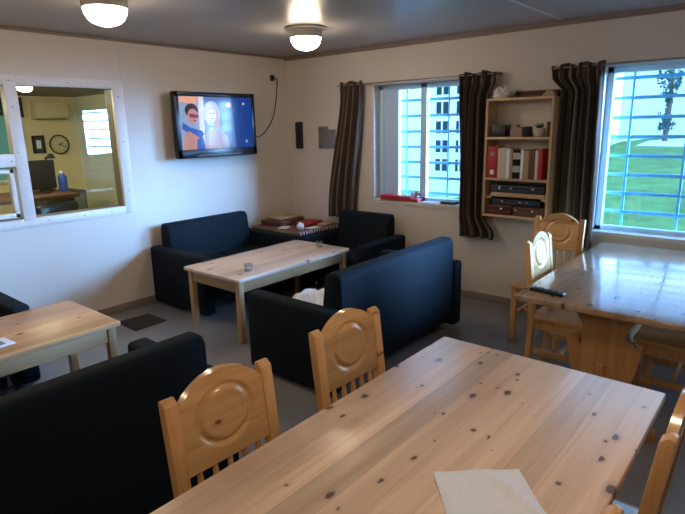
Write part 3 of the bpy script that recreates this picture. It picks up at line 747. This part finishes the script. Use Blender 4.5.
# socket and cable
o = thing('wall_socket', 'small dark socket high on the left wall near the corner', 'socket', (.001, -.235, 2.235))
obj('plate', bx(bmesh.new(), 0, .012, -.03, .03, -.01, .055, .003), M['black'], o); obj('plug', lathe(bmesh.new(), [(0, 0), (.016, 0), (.014, .022), (0, .024)], 16, loc=(.012, 0, .022), mat=RY), M['black'], o)
b = bmesh.new(); pts = []
ctrl = [(.03, -.235, 2.257), (.035, -.19, 2.245), (.02, -.175, 2.19), (.016, -.19, 2.07), (.016, -.215, 1.95), (.016, -.27, 1.80), (.018, -.36, 1.69), (.03, -.46, 1.62), (.06, -.56, 1.60), (.09, -.66, 1.62)]
for i in range(len(ctrl)-1):
    p0, p1, p2, p3 = [Vector(ctrl[max(0, min(len(ctrl)-1, i+k))]) for k in (-1, 0, 1, 2)]
    for s in range(6):
        u = s/6; pts.append(.5*((2*p1)+(-p0+p2)*u+(2*p0-5*p1+4*p2-p3)*u*u+(-p0+3*p1-3*p2+p3)*u**3))
pts.append(Vector(ctrl[-1]))
o = obj('power_cable', tube(b, [p-Vector(ctrl[0]) for p in pts], .006, 6), M['darkgrey'], None, ctrl[0]); tag(o, 'dark cable hanging from the wall socket to the television', 'cable')
# speaker and steel plate on the window wall
o = thing('wall_speaker', 'slim black upright box on the wall right of the corner', 'speaker', (.215, 0, 1.447))
obj('housing', bx(bmesh.new(), -.036, .036, -.07, -.004, 0, .31, .01, 3), M['black'], o); obj('grille_cloth', bx(bmesh.new(), -.028, .028, -.073, -.069, .02, .29, .002), M['black'], o); obj('wall_mount', bx(bmesh.new(), -.012, .012, -.006, -.0005, .1, .2, 0), M['black'], o)
b = bmesh.new()
prism(b, [(.50, 1.45), (.76, 1.45), (.76, 1.665), (.645, 1.665), (.645, 1.70), (.50, 1.70)], 'y', -.014, 0, .002)
for (x, z) in [(.53, 1.675), (.53, 1.475), (.73, 1.475), (.73, 1.64)]:
    lathe(b, [(0, 0), (.009, 0), (.007, .004), (0, .005)], 12, mi=1, mat=Matrix.Translation((x, -.014, z)) @ Matrix.Rotation(PI/2, 4, 'X'))
bmesh.ops.translate(b, vec=(-.63, 0, -1.45), verts=b.verts)
o = obj('steel_plate', b, [M['steel'], M['darkgrey']], None, (.63, 0, 1.45)); tag(o, 'notched steel plate on the wall partly behind the left curtain', 'plate')

# ------------------------------------------------------------------ curtains
def curtain(label, xt0, xt1, xb0, xb1, zt_, zb, y, folds, seed, amp=.035, side=0, lim=0.):
    rnd = random.Random(seed); ph = rnd.uniform(0, 6)
    bm = bmesh.new(); uvl = bm.loops.layers.uv.new('UVMap'); nu, nv = folds*14, 40; g = []
    cx = (xt0+xt1)/2
    for i in range(nu+1):
        u = i/nu; row = []
        for j in range(nv+1):
            v = j/nv
            s = v*v*(3-2*v)
            x = (xt0+(xt1-xt0)*u)*(1-s)+(xb0+(xb1-xb0)*u)*s
            a = amp*(.55+.45*min(1, v*3)) if v > .03 else amp*.7
            w_ = 2*PI*folds*(u+.03*math.sin(5*u+ph+v*1.5))
            yy = y+a*math.sin(w_)+.008*math.sin(3*v+7*u)
            x += .012*math.cos(w_)*min(1, v*2)
            zz = zt_+(zb-zt_)*v            # squeezed aside by the bookshelf between these heights
            if side:
                k = max(0., min(1., (2.06-zz)/.13)); k = k*k*(3-2*k)
                k2 = max(0., min(1., (zz-.70)/.15)); k *= k2*k2*(3-2*k2)
                e0, e1 = (xt0*(1-s)+xb0*s, xt1*(1-s)+xb1*s)
                if side > 0: q = (lim-e0)/(e1-e0); x = x*(1-k)+k*(e0+(x-e0)*q)
                else: q = (e1-lim)/(e1-e0); x = x*(1-k)+k*(e1-(e1-x)*q)
            z = zt_+(zb-zt_)*v+(.012*math.sin(w_*.5+ph) if j == 0 else 0)
            if abs(v-.05) < .02: yy = y+.5*(yy-y)
            row.append(bm.verts.new((x-cx, yy, z-zb)))
        g.append(row)
    for i in range(nu):
        for j in range(nv):
            f = bm.faces.new((g[i][j], g[i+1][j], g[i+1][j+1], g[i][j+1]))
            for l, (a, b_) in zip(f.loops, ((i, j), (i+1, j), (i+1, j+1), (i, j+1))): l[uvl].uv = (a/nu, b_/nv)
    o = obj('curtain', bm, M['curtain'], None, (cx, 0, zb))
    sm = o.modifiers.new('thickness', 'SOLIDIFY'); sm.thickness = .004
    return tag(o, label, 'curtain', 'dark striped curtains')
curtain('dark striped curtain hanging left of the smaller window', .885, 1.20, .665, 1.06, 2.155, .685, -.075, 4, 1, .042)
curtain('dark striped curtain between the smaller window and the bookshelf', 2.345, 2.70, 2.37, 2.74, 2.145, .645, -.085, 4, 2, .05, 1, 2.645)
curtain('dark striped curtain right of the bookshelf, by the big window', 3.19, 3.585, 3.20, 3.605, 2.15, .66, -.085, 5, 5, .05, -1, 3.29)
def rod(x0, x1, label, z=2.125, y=-.085):
    o = thing('curtain_rod', label, 'curtain rod', (x0, y, z))
    obj('pole', tube(bmesh.new(), [(0, 0, 0), (x1-x0, 0, 0)], .007, 10), M['rod'], o)
    for x in (.03, x1-x0-.03): obj('bracket', bx(bmesh.new(), x-.006, x+.006, -.008, -y-.0005, -.012, .012, .002), M['rod'], o)
rod(.87, 2.74, 'thin curtain rod over the smaller window'); rod(3.17, 6.1, 'thin curtain rod over the big window at the right')

# ------------------------------------------------------------------ bookshelf
X0, X1, Z0, Z1, YD = 2.672, 3.262, .875, 1.905, -.205
t = thing('bookshelf', 'pine wall bookshelf between the windows, filled with books and boxes', 'bookshelf', ((X0+X1)/2, 0, Z0)); cx = (X0+X1)/2
for x in (X0, X1-.02): obj('side_panel', bx(bmesh.new(), x-cx, x+.02-cx, YD, -.001, 0, Z1-Z0, .002), M['shelfz'], t)
ZS = [.878, 1.205, 1.560, 1.885]
for z in ZS: obj('shelf', bx(bmesh.new(), X0+.02-cx, X1-.02-cx, YD, -.001, z-Z0, z+.02-Z0, .002), M['shelf'], t)
obj('shelf', bx(bmesh.new(), X0+.07-cx, X1-.03-cx, YD+.01, -.02, 1.062-Z0, 1.098-Z0, .002), M['shelf'], t)
t_support = obj('shelf_support', bx(bmesh.new(), X0+.02-cx, X0+.07-cx, YD+.03, -.02, 1.04-Z0, 1.062-Z0, .002), M['shelf'], t)
obj('shelf_support', bx(bmesh.new(), X1-.07-cx, X1-.02-cx, YD+.03, -.02, 1.04-Z0, 1.062-Z0, .002), M['shelf'], t)
# books: x0,x1,height,material
z = 1.2255
bk = [(2.700, 2.792, .275, 'red', 'thick red ring binder at the left end of the book row'), (2.797, 2.83, .26, 'cream', 'pale book beside the red binder'), (2.832, 2.872, .265, 'cream', 'second pale book from the red binder'),
      (2.874, 2.905, .255, 'paper', 'white slim book in the middle left of the row'), (2.907, 2.93, .25, 'tan', 'tan slim book left of the black and white spine'), (2.934, 3.00, .24, 'bw', 'black and white lettered thick book in the middle of the row'),
      (3.003, 3.03, .245, 'paper', 'white book right of the black and white spine'), (3.033, 3.075, .24, 'tan', 'tan book in the right half of the row'), (3.077, 3.125, .25, 'brown', 'brown book in the right half of the row'),
      (3.128, 3.155, .245, 'cream', 'pale thin book second from the right end'), (3.158, 3.19, .255, 'red', 'thin red book at the right end of the row')]
for (a, c, h, m_, lab) in bk:
    o = thing('ring_binder' if m_ == 'red' and h > .27 else 'book', lab, 'binder' if h > .27 else 'book', ((a+c)/2, -.115, z), 0, 'books on the middle shelf')
    w2 = (c-a)/2
    b = bmesh.new(); bx(b, -w2, -w2+.004, -.075, .08, 0, h, .001); bx(b, w2-.004, w2, -.075, .08, 0, h, .001); bx(b, -w2, w2, -.08, -.073, 0, h, .002)
    obj('cover', b, M[m_], o); obj('pages', bx(bmesh.new(), -w2+.004, w2-.004, -.073, .076, .004, h-.006), M['paper'], o)
    if m_ == 'red' and h > .27:
        obj('spine_label', bx(bmesh.new(), -.02, .02, -.0815, -.0795, .19, .23), M['pink'], o); obj('spine_label', bx(bmesh.new(), -.018, .018, -.0815, -.0795, .03, .07), M['paper'], o)
# upper shelf objects
z = 1.5805
o = thing('black_box', 'square black box at the left end of the upper shelf', 'box', (2.787, -.125, z)); obj('body', bx(bmesh.new(), -.062, .062, -.06, .06, 0, .085, .004), M['black'], o); obj('lid', bx(bmesh.new(), -.064, .064, -.062, .062, .082, .102, .004), M['black'], o)
o = thing('trinket_box', 'pinkish wooden trinket box on the upper shelf', 'box', (2.94, -.125, z)); obj('body', bx(bmesh.new(), -.052, .052, -.05, .05, 0, .06, .006), M['pink'], o); obj('lid', prism(bmesh.new(), [(-.054, .058), (.054, .058), (.042, .082), (-.042, .082)], 'y', -.052, .052, .003), M['pink'], o); obj('knob', lathe(bmesh.new(), [(0, 0), (.01, .0), (.013, .012), (0, .02)], 14, loc=(0, 0, .082)), M['brown'], o)
o = thing('black_mug', 'small black mug between trinket box and plant', 'mug', (3.03, -.13, z), -PI/2); obj('cup', lathe(bmesh.new(), [(0, 0), (.028, 0), (.032, .01), (.033, .085), (.029, .085), (.027, .012), (0, .01)], 24), M['black'], o); obj('handle', tube(bmesh.new(), [(.03, 0, .07), (.05, 0, .065), (.053, 0, .04), (.045, 0, .02), (.03, 0, .018)], .005), M['black'], o)
o = thing('potted_plant', 'small pale green plant in a cream pot on the upper shelf', 'plant', (3.125, -.125, z)); obj('pot', lathe(bmesh.new(), [(0, 0), (.035, 0), (.048, .03), (.05, .07), (.044, .07), (.04, .03), (0, .02)], 24), M['pot'], o)
rnd = random.Random(4); b = bmesh.new()
for k in range(26):
    a = rnd.uniform(0, 2*PI); tl = rnd.uniform(.3, 1.1); L = rnd.uniform(.035, .075)
    mt = Matrix.Translation((0, 0, .062)) @ Matrix.Rotation(a, 4, 'Z') @ Matrix.Rotation(tl, 4, 'Y')
    tt = bmesh.new(); vs = [tt.verts.new(p) for p in ((0, 0, 0), (.004, .012, L*.5), (0, 0, L), (.004, -.012, L*.5))]; tt.faces.new(vs); merge(b, tt, 0, mt)
obj('leaves', b, M['leaf'], o)
o = thing('dark_canister', 'narrow dark canister at the right end of the upper shelf', 'canister', (3.212, -.13, z)); obj('body', lathe(bmesh.new(), [(0, 0), (.022, 0), (.024, .01), (.024, .10), (0, .10)], 20), M['dred'], o); obj('lid', lathe(bmesh.new(), [(.025, .1), (.025, .118), (.01, .122), (0, .122)], 20), M['black'], o)
# lower compartments
def case(name, label, x0, x1, z0, z1, mat, cat, y0=-.19, y1=-.04, clasp=()):
    o = thing(name, label, cat, ((x0+x1)/2, (y0+y1)/2, z0)); w2 = (x1-x0)/2; d2 = (y1-y0)/2; h = z1-z0
    obj('lower_half', bx(bmesh.new(), -w2, w2, -d2, d2, 0, h*.55, .006), mat, o); obj('lid', bx(bmesh.new(), -w2, w2, -d2, d2, h*.56, h, .006), mat, o)
    for c in clasp: obj('clasp', bx(bmesh.new(), c*w2-.009, c*w2+.009, -d2-.005, -d2+.001, h*.35, h*.75, .002), M['chrome'], o)
    return o
case('instrument_case', 'long dark navy case with bright clasps above the loose plank', X0+.07, X1-.04, 1.0985, 1.165, M['navy'], 'case', clasp=(-.65, -.2, .6))
case('instrument_case', 'dark case with small bright clasps under the loose plank', X0+.078, X1-.078, .9855, 1.04, M['navy'], 'case', y0=-.17, clasp=(-.55, .2, .5))
case('wooden_box', 'dark red brown box at the bottom left of the bookshelf', X0+.035, X0+.27, .8985, .985, M['dred'], 'box', clasp=(.2,))
case('wooden_box', 'dark red brown box at the bottom right of the bookshelf', X0+.285, X1-.035, .8985, .98, M['brown'], 'box', clasp=(-.8, .3))
# on top of the shelf
z = 1.9055
bm = bmesh.new(); bmesh.ops.create_icosphere(bm, subdivisions=4, radius=1.)
for v in bm.verts:
    c_ = v.co.copy(); s = 1+.16*math.sin(c_.x*7+1)*math.sin(c_.y*6)*math.cos(c_.z*8)+.10*math.sin(c_.x*15+c_.z*11)
    v.co = Vector((c_.x*s*.085, c_.y*s*.07, max(-.0445, c_.z*s*.058)))
o = obj('plastic_bag', bm, M['bag'], None, (2.785, -.115, z+.045)); tag(o, 'crumpled pale plastic bag on top of the bookshelf', 'bag')
case('long_case', 'long dark red case lying on top of the bookshelf at the back', 2.875, 3.24, z, z+.055, M['dred'], 'case', y0=-.075, y1=-.012)
o = tag(obj('wooden_wedge', prism(bmesh.new(), [(-.05, 0), (.055, 0), (.05, .03), (0, .055)], 'y', -.03, .03, .003), M['tan'], None, (3.19, -.15, z)), 'small tan wooden wedge on the right of the bookshelf top', 'wedge')

# ------------------------------------------------------------------ sill objects
o = thing('game_box', 'flat red cardboard box on the sill of the smaller window', 'game box', (1.63, .035, .9195), .03)
obj('box_base', bx(bmesh.new(), -.23, .23, -.06, .055, 0, .03, .003), M['red'], o); obj('box_lid', bx(bmesh.new(), -.233, .15, -.062, .057, .024, .05, .003), M['red'], o)
crumple('crumpled_wrapper', .13, .08, .05, M['pink'], (1.825, .03, .961), 'pink white wrapper lying on the red box', 'wrapper', 8)
origin_box('dark_notebook', 2.12, 2.28, .0, .09, .9195, .945, M['navy'], 'dark notebook on the sill beside the curtain', 'notebook')
origin_box('folded_paper', 1.90, 2.08, .01, .085, .9195, .926, M['paper'], 'folded white paper on the sill right of the red box', 'paper')

# ------------------------------------------------------------------ outdoors
bm = bmesh.new(); nx, ny = 60, 50; g = []
for i in range(nx+1):
    row = []
    for j in range(ny+1):
        x = -34+68*i/nx; y = .34+46*j/ny
        z = -.30+.9*max(0, min(1, (y-8)/18))+.10*max(0, min(1, (x+6)/14))*max(0, (y-10)/10)+.04*math.sin(x*.9)*math.sin(y*.7)*min(1, y/5)
        row.append(bm.verts.new((x, y, z)))
    g.append(row)
for i in range(nx):
    for j in range(ny):
        f = bm.faces.new((g[i][j], g[i+1][j], g[i+1][j+1], g[i][j+1]))
        c_ = f.calc_center_median(); f.material_index = 1 if (23 < c_.y < 30 and c_.x > -1.5) or c_.y > 31 or c_.x < -2.6+.02*c_.y else 0
o = struct(obj('lawn', bm, [M['grass'], M['path']]))
def building(label, x0, x1, y0, y1, z1, wins, mat=M['facade'], bands=()):
    cx = (x0+x1)/2; o = thing('building', label, 'building', (cx, y0, -.3))
    obj('wall', bx(bmesh.new(), x0-cx, x1-cx, 0, y1-y0, 0, z1+.3, 0), mat, o)
    obj('roof', bx(bmesh.new(), x0-cx-.2, x1-cx+.2, -.2, y1-y0+.2, z1+.3, z1+.5, .02), M['facshade'], o)
    for (a, c, d, e_) in wins:
        w_ = obj('window', bx(bmesh.new(), a-cx, c-cx, -.04, .0, d+.3, e_+.3, .01), M['facade'], o)
        b = bmesh.new(); hm = (a+c)/2-cx
        bx(b, a-cx+.05, hm-.03, -.05, -.035, d+.35, e_+.25); bx(b, hm+.03, c-cx-.05, -.05, -.035, d+.35, e_+.25)
        obj('pane', b, M['facwin'], w_)
    for (a, c, d, e_) in bands: obj('pilaster', bx(bmesh.new(), a-cx, c-cx, -.12, 0, d+.3, e_+.3, .01), M['facshade'], o)
    return o
wn = []
for k in range(5):
    for (a, c) in ((-3.25, -2.78), (-2.62, -2.30), (-5.55, -5.2)):
        wn.append((a, c, .35+.52*k, .78+.52*k))
building('white building with rows of dark windows seen through the smaller window', -9.5, -1.95, 9.0, 14, 4.2, wn)
building('overexposed white house across the lawn behind the big window', -4.5, 4.5, 34, 40, 9, [(-2.4, -2.15, 1.9, 2.2), (-2.4, -2.15, 3.0, 3.3), (-2.4, -2.15, 4.1, 4.4), (1.7, 2.4, 2.3, 2.7), (.4, 1.35, 2.3, 2.7), (1.75, 2.4, 3.4, 4.2)])
def tree(label, x, y, z, h, w_, seed):
    rnd = random.Random(seed); o = thing('tree', label, 'tree', (x, y, z))
    obj('trunk', tube(bmesh.new(), [(0, 0, 0), (.05, 0, h*.4), (0, 0, h*.85)], .1, 8, rs=[.14, .1, .05]), M['bark'], o)
    b = bmesh.new()
    for k in range(900):
        zz = rnd.uniform(.14, 1.)*h; rr = w_*(.55+.45*math.sin(zz*2.1+seed))*rnd.random()**.5; a = rnd.uniform(0, 2*PI)
        s = rnd.uniform(.06, .16); tt = bmesh.new()
        vs = [tt.verts.new(p) for p in ((-s, 0, 0), (0, s*.5, 0), (s, 0, 0), (0, -s*.5, 0))]; tt.faces.new(vs)
        merge(b, tt, 0, Matrix.Translation((rr*math.cos(a), rr*math.sin(a), zz)) @ Euler((rnd.uniform(0, 6), rnd.uniform(0, 6), rnd.uniform(0, 6))).to_matrix().to_4x4())
    ob = obj('foliage', b, M['foliage'], o, smooth=False)
    return o
tree('dark green tree in front of the white house, left of the other tree', -.46, 26, .45, 5.4, .62, 1)
tree('dark thin tree at the right edge of the big window', .55, 26.5, .45, 5.8, .55, 2)

# ------------------------------------------------------------------ light
wd = bpy.data.worlds.new('sky'); sc.world = wd; wd.use_nodes = True
nt = wd.node_tree; nt.nodes.clear()
tc = nd(nt, 'ShaderNodeTexCoord'); sp = nd(nt, 'ShaderNodeSeparateXYZ'); lk(nt, tc.outputs['Generated'], sp.inputs[0])
ramp = nd(nt, 'ShaderNodeValToRGB'); lk(nt, sp.outputs['Z'], ramp.inputs[0])
ramp.color_ramp.elements[0].position = 0; ramp.color_ramp.elements[0].color = (.62, .83, 1., 1)
ramp.color_ramp.elements[1].position = .5; ramp.color_ramp.elements[1].color = (.22, .48, 1., 1)
bg = nd(nt, 'ShaderNodeBackground', i_Strength=4.6); lk(nt, ramp.outputs[0], bg.inputs[0])
on = nd(nt, 'ShaderNodeOutputWorld'); lk(nt, bg.outputs[0], on.inputs[0])
for (a, c, d, e_) in (W1, W2):
    l = bpy.data.lights.new('sky_portal', 'AREA'); l.shape = 'RECTANGLE'; l.size = c-a; l.size_y = e_-d; l.cycles.is_portal = True
    o = bpy.data.objects.new('sky_portal', l); COL.objects.link(o); o.location = ((a+c)/2, .30, (d+e_)/2); o.rotation_euler = (-PI/2, 0, 0)
s = bpy.data.lights.new('bright_sky_sun', 'SUN'); s.energy = 62.; s.angle = math.radians(36); s.color = (.25, .5, 1.)
so = bpy.data.objects.new('bright_sky_sun', s); COL.objects.link(so); so.location = (12, 10, 6)
so.rotation_euler = Vector((-4.0, -2.9, -.8)).to_track_quat('-Z', 'Y').to_euler()

sc.view_settings.view_transform = 'Standard'
sc.view_settings.look = 'None'
sc.view_settings.exposure = .12
sc.cycles.use_denoising = True
sc.cycles.max_bounces = 8; sc.cycles.transparent_max_bounces = 16
sc.cycles.sample_clamp_indirect = 6.
